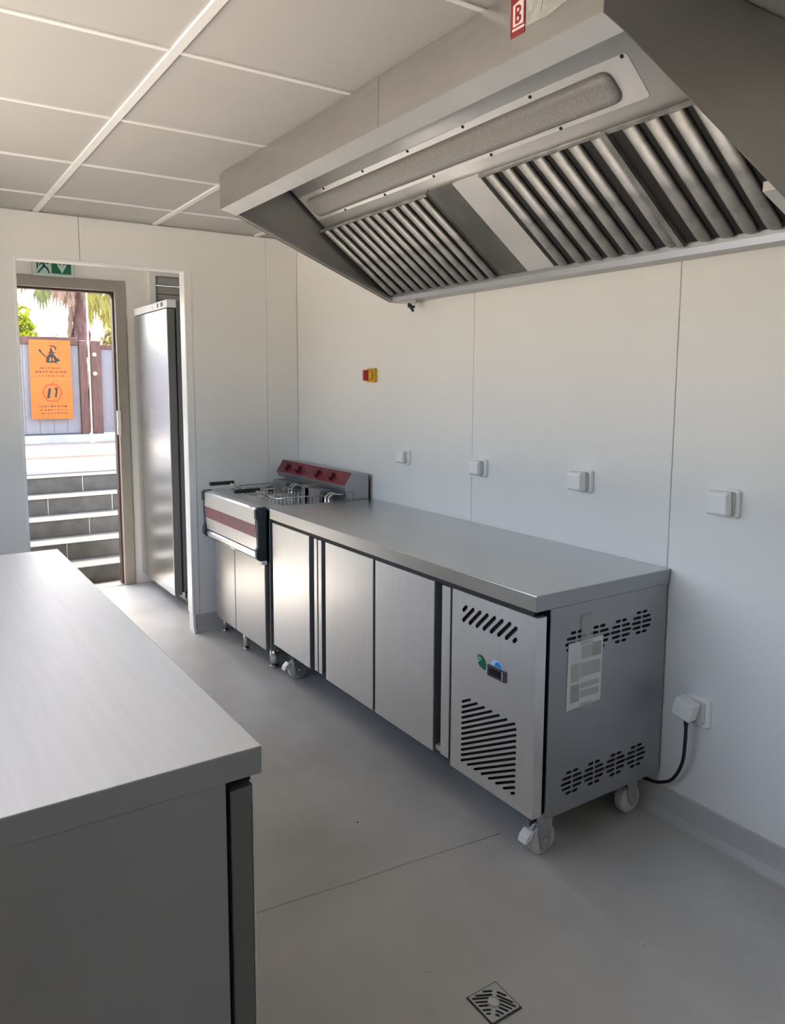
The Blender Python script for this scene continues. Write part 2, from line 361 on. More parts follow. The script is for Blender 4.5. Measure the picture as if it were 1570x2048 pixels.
# ------------------------------------------------------------------ refrigerated counter
LEN = 1.795
def refrigerated_counter(name, loc, rz, vents=True, DEP=.610):
    r = empty(name, loc, rz)
    # worktop: folded sheet with a deep front lip
    wt = MB().use(STEELTOP if vents else PALETOP).box((-DEP, 0, .810), (0, LEN, .86)); wt.use(STEELSIDE)
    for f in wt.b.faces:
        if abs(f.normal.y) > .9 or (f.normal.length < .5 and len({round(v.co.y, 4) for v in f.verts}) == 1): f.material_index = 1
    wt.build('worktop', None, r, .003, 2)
    bx('worktop_gasket', (-DEP + .013, .022, .792), (-DEP + .02, LEN - .022, .8099), BLACK, r)
    # insulated body
    y0 = .008; y1 = LEN - .008
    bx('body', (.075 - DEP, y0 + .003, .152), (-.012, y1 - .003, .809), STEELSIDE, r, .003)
    # side sheets
    def side(y, ya, nm):
        out = [(.065 - DEP, .152), (-.006, .152), (-.006, .809), (.065 - DEP, .809)]
        holes = []
        if vents and nm:
            for row, zc in ((0, .688), (1, .243)):
                for k, xc in enumerate((-.435, -.335, -.232, -.132)):
                    for j in range(5):
                        half = (.020, .036, .042, .036, .020)[j]; z = zc + (2 - j) * .0165 + (.012 if row == 0 and k == 3 else 0)
                        holes.append(capsule((xc - half, z), (xc - .004, z), .0048)); holes.append(capsule((xc + .010, z), (xc + half + .006, z), .0048))
                if row == 1:
                    pass
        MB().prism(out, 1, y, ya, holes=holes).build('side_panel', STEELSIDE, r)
        if holes: bx('vent_backing', (.08 - DEP, ya + .0025, .16), (-.02, ya + .0028, .80), DARK, r)
    side(.004, y0, True)
    side(LEN - .004, LEN - y0, False)
    # front face frame (dark) behind the doors
    bx('front_frame', (.058 - DEP, .018, .165), (.0748 - DEP, LEN - .018, .80), BLACK, r)
    fx0, fx1 = .012 - DEP, .050 - DEP
    # compressor cover with cut louvres
    holes = []
    for k in range(13):
        cc = .795 + .034 * k + 0.0
        ya, yb, za, zb = .088, .342, .690, .748
        # line y + z = cc, clipped to the vent rectangle
        lo = max(ya, cc - zb); hi = min(yb, cc - za)
        if hi - lo > .012: holes.append(capsule((lo + .004, cc - lo - .004), (hi - .004, cc - hi + .004), .0066))
    sl = .54; ya, yb, za, zb = .080, .340, .208, .440
    for k in range(21):
        cc = .262 + .0187 * k                           # line z = cc - sl * y
        lo = max(ya, (cc - zb) / sl); hi = min(yb, (cc - za) / sl)
        if hi - lo > .02: holes.append(capsule((lo + .003, cc - sl * (lo + .003)), (hi - .003, cc - sl * (hi - .003)), .0042))
    MB().prism([(.006, .168), (.395, .168), (.395, .79), (.006, .79)], 0, fx0, fx0 + .002, holes=holes if vents else ()).build('compressor_cover', STEEL, r)
    bx('cover_backing', (fx0 + .012, .012, .172), (fx1, .39, .788), DARK, r)
    mb = MB(); mb.box((fx0 + .0021, .006, .168), (fx1, .0115, .79)).box((fx0 + .0021, .3905, .168), (fx1, .395, .79)).box((fx0 + .0021, .0115, .168), (fx1, .3905, .1715)).box((fx0 + .0021, .0115, .7885), (fx1, .3905, .79))
    mb.build('cover_edge', STEEL, r)
    if vents:
        # control display, blue and green stickers
        d = MB().prism(rrect(.128, .552, .213, .588, .004), 0, fx0 - .004, fx0 - .0001).build('control_display', DKGREY, r)
        MB().prism(rrect(.150, .559, .205, .581, .003), 0, fx0 - .0046, fx0 - .0041).build('display_window', mat('display_glass', (.006, .007, .012), .12), d)
        MB().box((fx0 - .0048, .143, .556), (fx0 - .0041, .1455, .584)).build('display_bar', GREYW, d)
        arc = [(.198 - .0 - .056 * (1 - math.cos(PI * i / 10)) / 2 * 1.0, .5905 + .021 * math.sin(PI * i / 10)) for i in range(11)]
        s1 = MB().prism(arc, 0, fx0 - .0012, fx0 - .0002).build('blue_sticker', LBLUE, r); s1['label'] = 'blue half round sticker above the display'
        arc = [(.183 - .038 * i / 10, .5915 + .016 * math.sin(PI * (i / 10) ** .8)) for i in range(11)]
        MB().prism(arc, 0, fx0 - .0016, fx0 - .0013).build('sticker_print', BLUE, s1)
        lf = [(.262, .603), (.250, .606), (.236, .603), (.226, .594), (.222, .580), (.226, .562), (.238, .563), (.252, .568), (.261, .577), (.252, .585), (.262, .590)]
        s2 = MB().prism(lf, 0, fx0 - .0012, fx0 - .0002).build('green_sticker', GRSTK, r); s2['label'] = 'green leaf shaped sticker beside the display'
        MB().prism([(.260, .599), (.248, .598), (.242, .590), (.255, .590)], 0, fx0 - .0016, fx0 - .0013).build('sticker_print', LGREEN, s2)
    # stiles and doors
    def stile(a, b): MB().use(STEEL).box((fx0 + .004, a, .182), (fx0 + .009, b, .786)).use(DOOREDGE).box((fx0 + .0091, a + .0005, .1825), (fx1, b - .0005, .7855)).build('stile', None, r, .0015)
    stile(.412, .456)
    stile(1.304, 1.334); stile(1.344, 1.372)
    bx('stile_foot', (fx0 + .012, .457, .182), (fx1 + .004, .494, .2), STEEL, r, .002)
    def door(a, b, hs):
        d = MB().use(STEEL).box((fx0, a, .176), (fx0 + .005, b, .79)).use(DOOREDGE).box((fx0 + .0051, a + .0005, .1765), (fx1 + .006, b - .0005, .7895)).build('door', None, r, .002)
        bx('door_gasket', (fx1 + .0065, a + .012, .19), (fx1 + .0075, b - .012, .776), BLACK, d)
        hy = b if hs > 0 else a     # hinge
        MB().cyl((fx0 + .02, hy - hs * .012, .168), (fx0 + .02, hy - hs * .012, .1758), .006, n=10).build('hinge_pin', ZINC, d)
    door(.495, .868, 1); door(.884, 1.262, -1); door(1.410, LEN - .006, 1)
    for x, y, br in ((.105 - DEP, .065, True), (-.085, .07, False), (.105 - DEP, LEN - .065, True), (-.085, LEN - .07, False)): castor(r, x, y, br)
    return r
rc = refrigerated_counter('refrigerated_counter', (-.008, 0, 0), 0)
tag(rc, 'stainless refrigerated counter on castors along the right wall, louvred compressor end nearest the camera', 'fridge counter', 'refrigerated counters')
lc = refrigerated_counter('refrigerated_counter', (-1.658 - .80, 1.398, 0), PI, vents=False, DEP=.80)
tag(lc, 'large steel refrigerated counter at lower left foreground, its plain end panel facing the camera', 'fridge counter', 'refrigerated counters')

# paper sheet taped to the counter's end
ps = empty('paper_notice', (0, .0, 0)); tag(ps, 'white printed paper sheet taped to the vented end of the steel counter', 'paper')
pp = [(-.479, .478), (-.326, .484), (-.322, .692), (-.476, .690)]
pm = MB().prism(pp, 1, .0025, .0032); sh = pm.build('sheet', PAPER, ps)
for (a, b, c, d, m) in ((-.418, .632, -.372, .672, PRINT), (-.370, .632, -.330, .676, PRINTD), (-.462, .565, -.424, .622, PRINT), (-.420, .575, -.332, .618, PRINT), (-.462, .500, -.424, .555, PRINTD), (-.418, .508, -.336, .530, PRINT), (-.418, .538, -.336, .556, PRINT)):
    bx('printed_block', (a, .0019, b), (c, .00245, d), m, sh)
bx('sticky_tape', (-.424, .0012, .676), (-.372, .0016, .768), TAPE, ps)
bx('sticky_tape', (-.418, .0012, .470), (-.366, .0016, .492), TAPE, ps)

# ------------------------------------------------------------------ double fryer
fy = empty('double_fryer', (-.30, 2.23, 0)); tag(fy, 'stainless double electric fryer with burgundy stripe and dark red control head', 'fryer')
def FB(name, a, b, m, p=fy, bev=.002): return bx(name, (a[0] + .30, a[1] - 2.23, a[2]), (b[0] + .30, b[1] - 2.23, b[2]), m, p, bev)
def FM(mb, name, m=None, p=fy, bev=0): return mb.build(name, m, p, bev)
ox, oy = .30, -2.23
def Fp(pts): return [(x + ox, z) for x, z in pts]
y0, y1 = 1.815, 2.645
FB('body', (-.545, y0 + .06, .10), (-.05, y1, .80), STEELSIDE)
# top deck with two tanks cut through
top = MB(); top.prism([(-.60 + ox, y0 + oy), (-.05 + ox, y0 + oy), (-.05 + ox, y1 + oy), (-.60 + ox, y1 + oy)], 2, .842, .852,
     holes=[rrect(-.50 + ox, 1.87 + oy, -.20 + ox, 2.20 + oy, .03), rrect(-.50 + ox, 2.27 + oy, -.20 + ox, 2.60 + oy, .03)]); FM(top, 'deck', STEELTOP)
for a, b in ((1.87, 2.20), (2.27, 2.60)):
    t = MB()
    for q in (((-.503, a - .003, .66), (-.50, b + .003, .8415)), ((-.20, a - .003, .66), (-.197, b + .003, .8415)), ((-.50, a - .003, .66), (-.20, a, .8415)), ((-.50, b, .66), (-.20, b + .003, .8415)), ((-.503, a - .003, .655), (-.197, b + .003, .66))):
        t.box((q[0][0] + ox, q[0][1] + oy, q[0][2]), (q[1][0] + ox, q[1][1] + oy, q[1][2]))
    FM(t, 'tank', CHROME)
FB('deck_skirt', (-.585, y0 + .002, .80), (-.055, 1.866, .8415), STEELSIDE)
# bulged front with stripe and black end caps
fa, fb = 1.895, 2.600
def front(prof, nm, m): return FM(MB().prism(Fp(prof), 1, fa + oy, fb + oy, smooth=False), nm, m)
front([(-.601, .852), (-.640, .850), (-.650, .842), (-.650, .766), (-.601, .766)], 'front_rail', STEEL)
front([(-.601, .7655), (-.648, .7655), (-.645, .700), (-.601, .700)], 'stripe', BURGL)
front([(-.601, .6995), (-.645, .6995), (-.640, .632), (-.601, .632)], 'lower_rail', STEEL)
front([(-.601, .622), (-.634, .622), (-.640, .612), (-.638, .592), (-.626, .585), (-.601, .585)], 'trim_bar', STEEL)
FB('shadow_gap', (-.600, fa, .57), (-.548, fb, .8415), BLACK, bev=0)
cap = [(-.598, .856), (-.648, .854), (-.657, .845), (-.657, .80), (-.648, .79), (-.646, .655), (-.655, .645), (-.655, .60), (-.640, .585), (-.598, .585)]
FM(MB().prism(Fp(cap), 1, fa - .026 + oy, fa - .001 + oy), 'end_cap', DKGREY, bev=.004)
FM(MB().prism(Fp(cap), 1, fb + .001 + oy, fb + .034 + oy), 'end_cap', DKGREY, bev=.004)
FB('corner_bracket', (-.63, fa - .03, .565), (-.60, fa + .0, .584), WHITEP)
# cupboard doors
def fdoor(a, b):
    d = FB('door', (-.600, a, .108), (-.5475, b, .566), STEEL3, bev=.004); return d
dd = fdoor(1.898, 2.287); fdoor(2.293, 2.58)
FM(MB().tube([(-.612 + ox, 2.20 + oy, .575), (-.622 + ox, 2.24 + oy, .578), (-.622 + ox, 2.30 + oy, .578), (-.612 + ox, 2.34 + oy, .575)], .005, 8), 'door_handle', CHROME)
FB('side_sheet', (-.585, 1.868, .11), (-.06, 1.874, .80), STEELSIDE)
for x, y in ((-.54, 1.925), (-.56, 2.245), (-.54, 2.60), (-.09, 1.92), (-.09, 2.60)):
    k = MB(); rr = .024 if y < 2 else .016
    k.cyl((x + ox, y + oy, .012), (x + ox, y + oy, .11), rr, n=16); k.cyl((x + ox, y + oy, 0), (x + ox, y + oy, .0125), rr * .8, rr * 1.1, n=16); FM(k, 'leg', CHROME)
# control head along the wall
ha, hb = 1.815, 2.625
hd = FM(MB().prism(Fp([(-.032, .853), (-.032, .992), (-.134, 1.004), (-.181, .934), (-.165, .905), (-.125, .900), (-.125, .853)]), 1, ha + oy, hb + oy), 'control_head', STEELSIDE, bev=.002)
FM(MB().prism(Fp([(-.128, .8535), (-.128, .899), (-.163, .903), (-.178, .932), (-.16, .853)]), 1, ha + .001 + oy, ha + .004 + oy), 'head_end_plate', STEELSIDE, p=hd)
nrm = Vector((-.070, 0, .047)).normalized(); al = Vector((-.047, 0, -.070)).normalized()
def slope(t, y, h): 
    p = Vector((-.134 + ox, y + oy, 1.004)) + al * t + nrm * h; return p
fc = MB(); a0, a1 = .0025, .0815
q = [slope(a0, ha + .004, .0005), slope(a1, ha + .004, .0005), slope(a1, hb - .004, .0005), slope(a0, hb - .004, .0005)]
q2 = [p + nrm * .002 for p in q]; va = [fc.b.verts.new(p) for p in q]; vb = [fc.b.verts.new(p) for p in q2]
fc._f(va); fc._f(vb[::-1])
for i in range(4): fc._f([va[i], va[(i + 1) % 4], vb[(i + 1) % 4], vb[i]])
rf = FM(fc, 'red_fascia', BURG, p=hd)
for y in (2.508, 2.362, 2.135, 1.975):
    k = MB(); k.cyl(slope(.045, y, .003), slope(.045, y, .010), .025, n=18); k.cyl(slope(.045, y, .010), slope(.045, y, .026), .021, .019, n=18)
    FM(k, 'knob', DKRED, p=hd)
for y in (2.435, 2.055):
    FM(MB().cyl(slope(.04, y, .0026), slope(.04, y, .007), .008, n=12), 'pilot_lamp', mat('pilot_lamp', (.35, .05, .06), .3), p=hd)
# heating element guards and pipes under the head
FM(MB().box((-.235 + ox, 2.11 + oy, .80), (-.228 + ox, 2.19 + oy, .905)).box((-.228 + ox, 2.11 + oy, .885), (-.16 + ox, 2.19 + oy, .905)), 'element_guard', STEELSIDE)
FM(MB().box((-.235 + ox, 1.985 + oy, .80), (-.228 + ox, 2.15 + oy, .897)).box((-.228 + ox, 1.985 + oy, .885), (-.16 + ox, 2.15 + oy, .897)), 'element_guard', STEELSIDE, bev=.001)
FM(MB().box((-.235 + ox, 2.40 + oy, .80), (-.228 + ox, 2.56 + oy, .897)).box((-.228 + ox, 2.40 + oy, .885), (-.16 + ox, 2.56 + oy, .897)), 'element_guard', STEELSIDE, bev=.001)
for yy in (1.90, 1.935, 2.33, 2.365):
    FM(MB().tube([(-.14 + ox, yy + oy, .88), (-.20 + ox, yy + oy, .885), (-.225 + ox, yy + oy, .87), (-.23 + ox, yy + oy, .70)], .007, 10), 'element_pipe', CHROME)
# baskets (each lifts out)
def basket(y, x0, label):
    b = empty('fryer_basket', (x0, y, .80)); tag(b, label, 'basket', 'fryer baskets')
    rim = []
    hx, hy = .13, .115
    m = MB()
    for z in (.075, -.03):
        m.tube([(-hx, -hy, z), (hx, -hy, z), (hx, hy, z), (-hx, hy, z), (-hx, -hy, z)], .0035, 6)
    m.build('rim', CHROME, b)
    m = MB(); n = 12
    for i in range(n + 1):
        u = -1 + 2 * i / n
        m.tube([(u * hx, -hy, .075), (u * hx, -hy, -.03), (u * hx, hy, -.03), (u * hx, hy, .075)], .0012, 4)
        m.tube([(-hx, u * hy, .075), (-hx, u * hy, -.03), (hx, u * hy, -.03), (hx, u * hy, .075)], .0012, 4)
    o = m.build('wire_mesh', CHROME, b); o['kind'] = 'stuff'
    m = MB(); m.tube([(-hx, .02, .07), (-hx - .04, .012, .10), (-hx - .09, .006, .112)], .004, 8); m.tube([(-hx, -.02, .07), (-hx - .04, -.012, .10), (-hx - .09, -.006, .112)], .004, 8)
    m.build('handle_rod', CHROME, b)
    MB().prism(rrect(-hx - .19, -.012, -hx - .045, .012, .008), 2, .103, .122).build('grip', BLACK, b, .003)
    return b
basket(2.435, -.36, 'wire fryer basket in the far tank by the white wall, black grip nearer the passage')
basket(2.085, -.36, 'wire fryer basket in the near tank next to the long steel worktop, black grip')

# ------------------------------------------------------------------ extractor hood
hy0, hy1 = -.447, 1.545
hood = empty('extractor_hood', (-.47, .549, 1.853)); tag(hood, 'large stainless steel extractor hood with slatted filters mounted high on the right wall', 'extractor hood')
HX, HY, HZ = .47, -.549, -1.853
def Hp(pts): return [(x + HX, z + HZ) for x, z in pts]
def HPr(prof, a, b, nm, m, p=hood, bev=0, smooth=False): return MB().prism(Hp(prof), 1, a + HY, b + HY, smooth).build(nm, m, p, bev)
HPr([(-.938, 2.321), (-.938, 2.184), (-.935, 2.184), (-.935, 2.321)], hy0, .346, 'front_sheet', HOODST)
HPr([(-.938, 2.321), (-.938, 2.184), (-.935, 2.184), (-.935, 2.321)], .348, hy1, 'front_sheet', HOODST)
HPr([(-.938, 2.1838), (-.870, 2.166), (-.866, 2.171), (-.934, 2.189)], hy0 + .002, hy1 - .002, 'front_lip', HOODIN)
capp = [(-.9345, 2.321), (-.9345, 2.1835), (-.870, 2.164), (-.085, 1.853), (-.002, 1.853), (-.002, 2.321)]
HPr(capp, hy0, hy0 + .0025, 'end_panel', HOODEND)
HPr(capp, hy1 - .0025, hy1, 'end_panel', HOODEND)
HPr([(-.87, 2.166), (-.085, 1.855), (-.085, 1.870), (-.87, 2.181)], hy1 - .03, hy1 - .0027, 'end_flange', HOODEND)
HPr([(-.30, 1.938), (-.085, 1.853), (-.085, 1.875), (-.30, 1.962)], hy0 + .0027, hy0 + .035, 'end_flange', HOODST)
HPr([(-.934, 2.321), (-.934, 2.317), (-.002, 2.317), (-.002, 2.321)], hy0 + .003, hy1 - .003, 'top_sheet', HOODST)
HPr([(-.002, 1.853), (-.085, 1.853), (-.092, 1.872), (-.092, 1.888), (-.088, 1.888), (-.088, 1.873), (-.082, 1.857), (-.002, 1.857)], hy0 + .003, hy1 - .003, 'grease_gutter', STEELSIDE)
HPr([(-.0065, 1.857), (-.002, 1.857), (-.002, 2.316), (-.0065, 2.316)], hy0 + .003, hy1 - .003, 'back_sheet', HOODST)
# curved light housing
lp = []
for i in range(9):
    t = i / 8 * math.radians(45); lp.append((-.70 + .13 * math.sin(t) , 2.312 - .13 * (1 - math.cos(t)) * .55))
e = lp[-1]; lp.append((-.455, 2.163)); lp.append((-.430, 2.140))
prof = [(-.86, 2.314)] + lp
thick = [(x + .003, z + .0035) for x, z in reversed(prof)]
hs = MB().prism(Hp(prof + thick), 1, hy0 + .004 + HY, hy1 - .02 + HY, smooth=True).build('light_housing', HOODIN, hood)
A = Vector((e[0], 0, e[1])); B = Vector((-.455, 0, 2.163)); ds = (B - A).normalized(); nn = Vector((-ds.z * -1, 0, ds.x * -1)) if False else Vector((ds.z, 0, -ds.x))
if nn.z > 0: nn = -nn
Ls = (B - A).length
def SL(t, y, h): return Vector((HX, HY + y, HZ)) + A + ds * t + nn * h
def lens(t0, t1, ya, yb, h, r, nm, m, p, dome):
    mbb = MB(); loops = []
    for inset, hh in ((0, 0.0004), (.004, h * .55), (.014, h * .9), (.024, h)) if dome else ((0, .0004), (.0005, h)):
        loops.append([mbb.b.verts.new(SL(tt, y, hh)) for tt, y in rrect(t0 + inset, ya + inset, t1 - inset, yb - inset, max(r - inset * .6, .004), 5)])
    for a, b in zip(loops, loops[1:]):
        n = len(a)
        for i in range(n): mbb._f([a[i], a[(i + 1) % n], b[(i + 1) % n], b[i]], dome)
    mbb._f(loops[-1]); mbb._f(loops[0][::-1]); return mbb.build(nm, m, p)
lf = lens(.030, .161, -.215, hy1 - .025, .003, .01, 'lens_frame', HOODIN, hs, False)
lens(.050, .147, -.15, hy1 - .06, .020, .03, 'lamp_lens', LENS, hs, True)
for t, yl in ((.036, (-.20, .114, .408, .705, .998, 1.30)), (.156, (.082, .376, .674, .982, 1.28))):
    for y in yl: MB().cyl(SL(t, y, .003), SL(t, y, .006), .0055, .0045, n=8).build('screw', DARK, hs)
# filters on the back slope: baffles are single pieces
FA = Vector((-.462, 0, 2.150)); FB_ = Vector((-.098, 0, 1.888)); fd = (FB_ - FA).normalized(); FL = (FB_ - FA).length
fn = Vector((fd.z, 0, -fd.x)); fn = fn if fn.z < 0 else -fn
def FS(t, y, h): return Vector((HX, HY + y, HZ)) + FA + fd * t + fn * h
def sbox(mbb, t0, t1, ya, yb, h0, h1):
    v = [mbb.b.verts.new(FS(t, y, h)) for h in (h0, h1) for t, y in ((t0, ya), (t1, ya), (t1, yb), (t0, yb))]
    for f in ((0, 3, 2, 1), (4, 5, 6, 7), (0, 1, 5, 4), (1, 2, 6, 5), (2, 3, 7, 6), (3, 0, 4, 7)): mbb._f([v[i] for i in f])
    return mbb
def baffle(wd):
    """U shaped baffle with rounded lower nose, local to its own centre line"""
    mbb = MB(); n = 6; rows = []
    for t, k in ((.004, 1), (FL - .028, 1), (FL - .012, .93), (FL - .004, .72)):
        row = []
        for i in range(n + 1):
            a = PI * i / n
            row.append(mbb.b.verts.new(FS(t, -HY + math.cos(a) * wd / 2 * k, .004 + .014 * math.sin(a) ** .6 * k)))
        rows.append(row)
    for a, b in zip(rows, rows[1:]):
        for i in range(n): mbb._f([a[i], a[i + 1], b[i + 1], b[i]], True)
    mbb._f(rows[-1]); mbb._f(rows[0][::-1])
    for a, b in zip(rows, rows[1:]): mbb._f([a[0], b[0], b[-1], a[-1]])
    return mbb
proto = {}
def filt(a, b, ycs, wd, wide=None):
    f = sbox(MB(), .0, FL, a, b, -.004, .0005).build('grease_filter', DARK, hood)
    fr = MB(); 
    sbox(fr, -.004, .006, a, b, .0006, .010)
    fr.build('filter_frame', GREASE, f)
    for y in ycs:
        wv = wd
        if wide and min(abs(y - q) for q in wide) < 1e-6: wv = .066
        if wv not in proto: o = baffle(wv).build('baffle', GREASE, f); proto[wv] = o; o.location = (0, y + HY, 0)
        else: dup(proto[wv], f, (0, y + HY, 0))
    return f
filt(hy0 + .006, -.045, [-.412, -.340, -.272, -.202, -.132], .044)
filt(-.042, .462, [-.024, .058, .128, .198, .266, .336, .414], .042, wide=None)
filt(.752, hy1 - .006, [.785, .848, .910, .972, 1.034, 1.096, 1.158, 1.220, 1.284, 1.350, 1.420, 1.490], .038)
sbox(MB(), -.004, FL, -.0625, -.0435, .0006, .016).build('filter_edge', GREASE, hood)
sbox(MB(), -.004, FL, .466, .600, -.004, .004).build('divider_plate', HOODIN, hood)
sbox(MB(), -.004, FL, .602, .750, -.002, .002).build('blank_plate', mat('reflection_dark_plate', (.20, .195, .18), .45, .9, vary=.15, vscale=9), hood)  # dark reflection on the blank plate put into its base colour
sbox(MB(), -.004, FL, .7505, .7517, -.03, .006).build('filter_edge', GREASE, hood)
# sticker on the front
stk = empty('hood_sticker', (-.9382, -.27, 2.27)); tag(stk, 'red and grey maker sticker on the front face of the extractor hood', 'sticker')
def SP(poly, x0, x1, nm, m, p=stk): return MB().prism([(y + .27, z - 2.27) for y, z in poly], 0, x0, x1).build(nm, m, p)
SP([(-.188, 2.226), (-.188, 2.318), (-.232, 2.318), (-.232, 2.226)], -.0012, -.0002, 'red_square', STKRED)
SP([(-.194, 2.238), (-.194, 2.243), (-.232, 2.243), (-.232, 2.238)], -.0017, -.0013, 'pale_line', STKPINK)
SP([(-.196, 2.247), (-.196, 2.292), (-.228, 2.300), (-.228, 2.247)], -.0017, -.0013, 'pale_box', STKPINK)
B_ = [(-.203, 2.251), (-.203, 2.289), (-.214, 2.289), (-.221, 2.284), (-.221, 2.275), (-.215, 2.270), (-.222, 2.265), (-.222, 2.256), (-.214, 2.251)]
SP(B_, -.0021, -.0018, 'letter', STKRED)
for zc in (2.261, 2.279): SP([(-.209, zc - .004), (-.209, zc + .004), (-.215, zc + .003), (-.215, zc - .003)], -.0024, -.0022, 'letter_counter', STKPINK)
SP([(-.236, 2.236), (-.236, 2.318), (-.395, 2.318), (-.388, 2.27), (-.36, 2.243), (-.30, 2.232)], -.0010, -.0002, 'grey_label', STKGREY)
SP([(-.243, 2.262), (-.243, 2.306), (-.256, 2.306), (-.256, 2.262)], -.0014, -.0011, 'mark', PRINTD)
SP([(-.262, 2.30), (-.262, 2.306), (-.283, 2.29), (-.283, 2.285)], -.0014, -.0011, 'mark', PRINT)
k = MB()
for c in ([(-.268, 2.315), (-.282, 2.30), (-.286, 2.275), (-.280, 2.252)], [(-.280, 2.25), (-.30, 2.244), (-.34, 2.252), (-.375, 2.268)], [(-.288, 2.262), (-.31, 2.285), (-.335, 2.31)], [(-.292, 2.256), (-.32, 2.28), (-.35, 2.312)]):
    k.tube([(-.0014, y + .27, z - 2.27) for y, z in c], .0010, 5)
k.build('line_drawing', PRINTD, stk)
# grease tap and wall bracket under the gutter
MB().prism([(1.50 + HY, 1.851 + HZ), (1.49 + HY, 1.843 + HZ), (1.36 + HY, 1.830 + HZ), (1.345 + HY, 1.836 + HZ), (1.35 + HY, 1.8525 + HZ)], 0, -.075 + HX, -.068 + HX).build('drip_spout', HOODST, hood)
k = MB(); k.cyl((-.072 + HX, 1.40 + HY, 1.834 + HZ), (-.072 + HX, 1.37 + HY, 1.800 + HZ), .010, .006, n=12); k.cyl((-.085 + HX, 1.39 + HY, 1.822 + HZ), (-.05 + HX, 1.39 + HY, 1.822 + HZ), .006, n=10)
k.build('drain_tap', DKGREY, hood)

# ------------------------------------------------------------------ sockets, switch, cable
def socket(y, z, label, lift, wd=.086, ht=.084):
    s = empty('wall_socket', (0, y, z)); tag(s, label, 'socket', 'white sockets above the worktop')
    MB().prism(rrect(-wd / 2, -ht / 2, wd / 2, ht / 2, .010), 0, -.016, -.0003).build('back_box', WHITEP, s, .003)
    MB().prism(rrect(-wd / 2 + .010, -ht / 2 + .012, wd / 2 - .008, ht / 2 - .006, .006), 0, -.026, -.0163).build('socket_body', GREYW, s, .002)
    c = MB()
    pr = [(-.028, ht / 2 - .004), (-.028 - lift, ht / 2 - .008), (-.034 - lift, ht / 2 - .02), (-.034 - lift * .9, -ht / 2 + .012), (-.028 - lift * .6, -ht / 2 + .006), (-.0265, -ht / 2 + .008)]
    c.prism(pr, 1, -wd / 2 + .013, wd / 2 - .006); c.build('hinged_cover', WHITEP, s, .004)
    return s
socket(1.515, 1.105, 'small white wall socket nearest the fryer, first of the row from the corner', .012, .075, .07)
socket(.950, 1.106, 'white wall socket beside the middle panel seam, second of the row from the corner', .018, .078, .075)
socket(.378, 1.112, 'white wall socket with lifted rounded cover over the near half of the steel counter', .030, .082, .082)
socket(-.183, 1.106, 'square white wall socket right of the steel counter, nearest the camera', .026, .088, .086)
ls = empty('wall_socket', (0, -.125, .418)); tag(ls, 'low white wall socket beside the counter end with a plug in it', 'socket')
MB().prism(rrect(-.045, -.047, .045, .047, .010), 0, -.014, -.0003).build('back_box', WHITEP, ls, .003)
MB().prism(rrect(-.032, -.036, .032, .036, .006), 0, -.022, -.0143).build('socket_body', GREYW, ls, .002)
pc = empty('power_plug', (-.023, -.108, .428)); tag(pc, 'white square plug with black cable running behind the steel counter', 'plug')
pl = MB().prism(rrect(-.033, -.030, .033, .030, .005), 0, -.045, 0).build('plug_body', WHITEP, pc, .004); pl.rotation_euler = (math.radians(14), 0, 0)
MB().cyl((-.03, -.0085, -.029), (-.03, -.0095, -.06), .0085, .006, n=10).spline([(-.03, -.0095, -.05), (-.028, -.008, -.11), (-.02, .004, -.19), (-.012, .04, -.262), (-.008, .085, -.297), (-.006, .13, -.312), (-.006, .20, -.318)], .0055, 10).build('cable', BLACK, pc)
sw = empty('isolator_switch', (0, 1.816, 1.508)); tag(sw, 'yellow and red rotary emergency isolator on the right wall', 'switch')
MB().prism(rrect(-.036, -.036, .036, .036, .008), 0, -.022, -.0003).build('yellow_plate', YELLOW, sw, .004)
MB().lathe([(.030, -.0225), (.030, -.034), (.022, -.040)], (0, 0, 0), 0, 20).build('dial', YELLOW, sw)
MB().prism(rrect(-.011, -.028, .011, .028, .006), 0, -.062, -.036).build('red_handle', REDK, sw, .003)

# ------------------------------------------------------------------ upright fridge
uf = empty('upright_fridge', (-.27, 3.56, 0)); tag(uf, 'tall stainless upright fridge in the passage beyond the white wall', 'fridge')
ux, uy = .27, -3.56
def UB(nm, a, b, m, bev=.003, p=uf): return bx(nm, (a[0] + ux, a[1] + uy, a[2]), (b[0] + ux, b[1] + uy, b[2]), m, p, bev)
fy0, fy1 = 3.195, 3.935
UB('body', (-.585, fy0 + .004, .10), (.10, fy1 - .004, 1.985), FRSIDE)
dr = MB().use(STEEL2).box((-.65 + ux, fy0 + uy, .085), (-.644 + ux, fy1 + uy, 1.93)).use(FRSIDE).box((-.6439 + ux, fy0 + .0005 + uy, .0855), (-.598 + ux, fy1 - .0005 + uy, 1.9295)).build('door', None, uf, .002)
UB('door_gasket', (-.5975, fy0 + .012, .10), (-.5855, fy1 - .012, 1.92), BLACK, 0, dr)
cpn = UB('control_panel', (-.645, fy0, 1.937), (-.586, fy1, 1.987), mat('pale_control_band', (.70, .71, .74), .4))
UB('display', (-.6465, fy0 + .085, 1.950), (-.6452, fy0 + .125, 1.976), DKGREY, 0, cpn)
UB('switch', (-.6475, fy0 + .18, 1.950), (-.6452, fy0 + .20, 1.976), DKGREY, 0, cpn)
UB('indicator_mark', (-.6462, fy0 + .30, 1.948), (-.6452, fy0 + .306, 1.962), DKGREY, 0, cpn)
UB('kick_plate', (-.575, fy0 + .02, .04), (-.57, fy1 - .02, .0995), STEELSIDE)
for x in (-.54, .05):
    for y in (fy0 + .06, fy1 - .06): MB().cyl((x + ux, y + uy, 0), (x + ux, y + uy, .1), .02, n=12).build('leg', CHROME, uf)
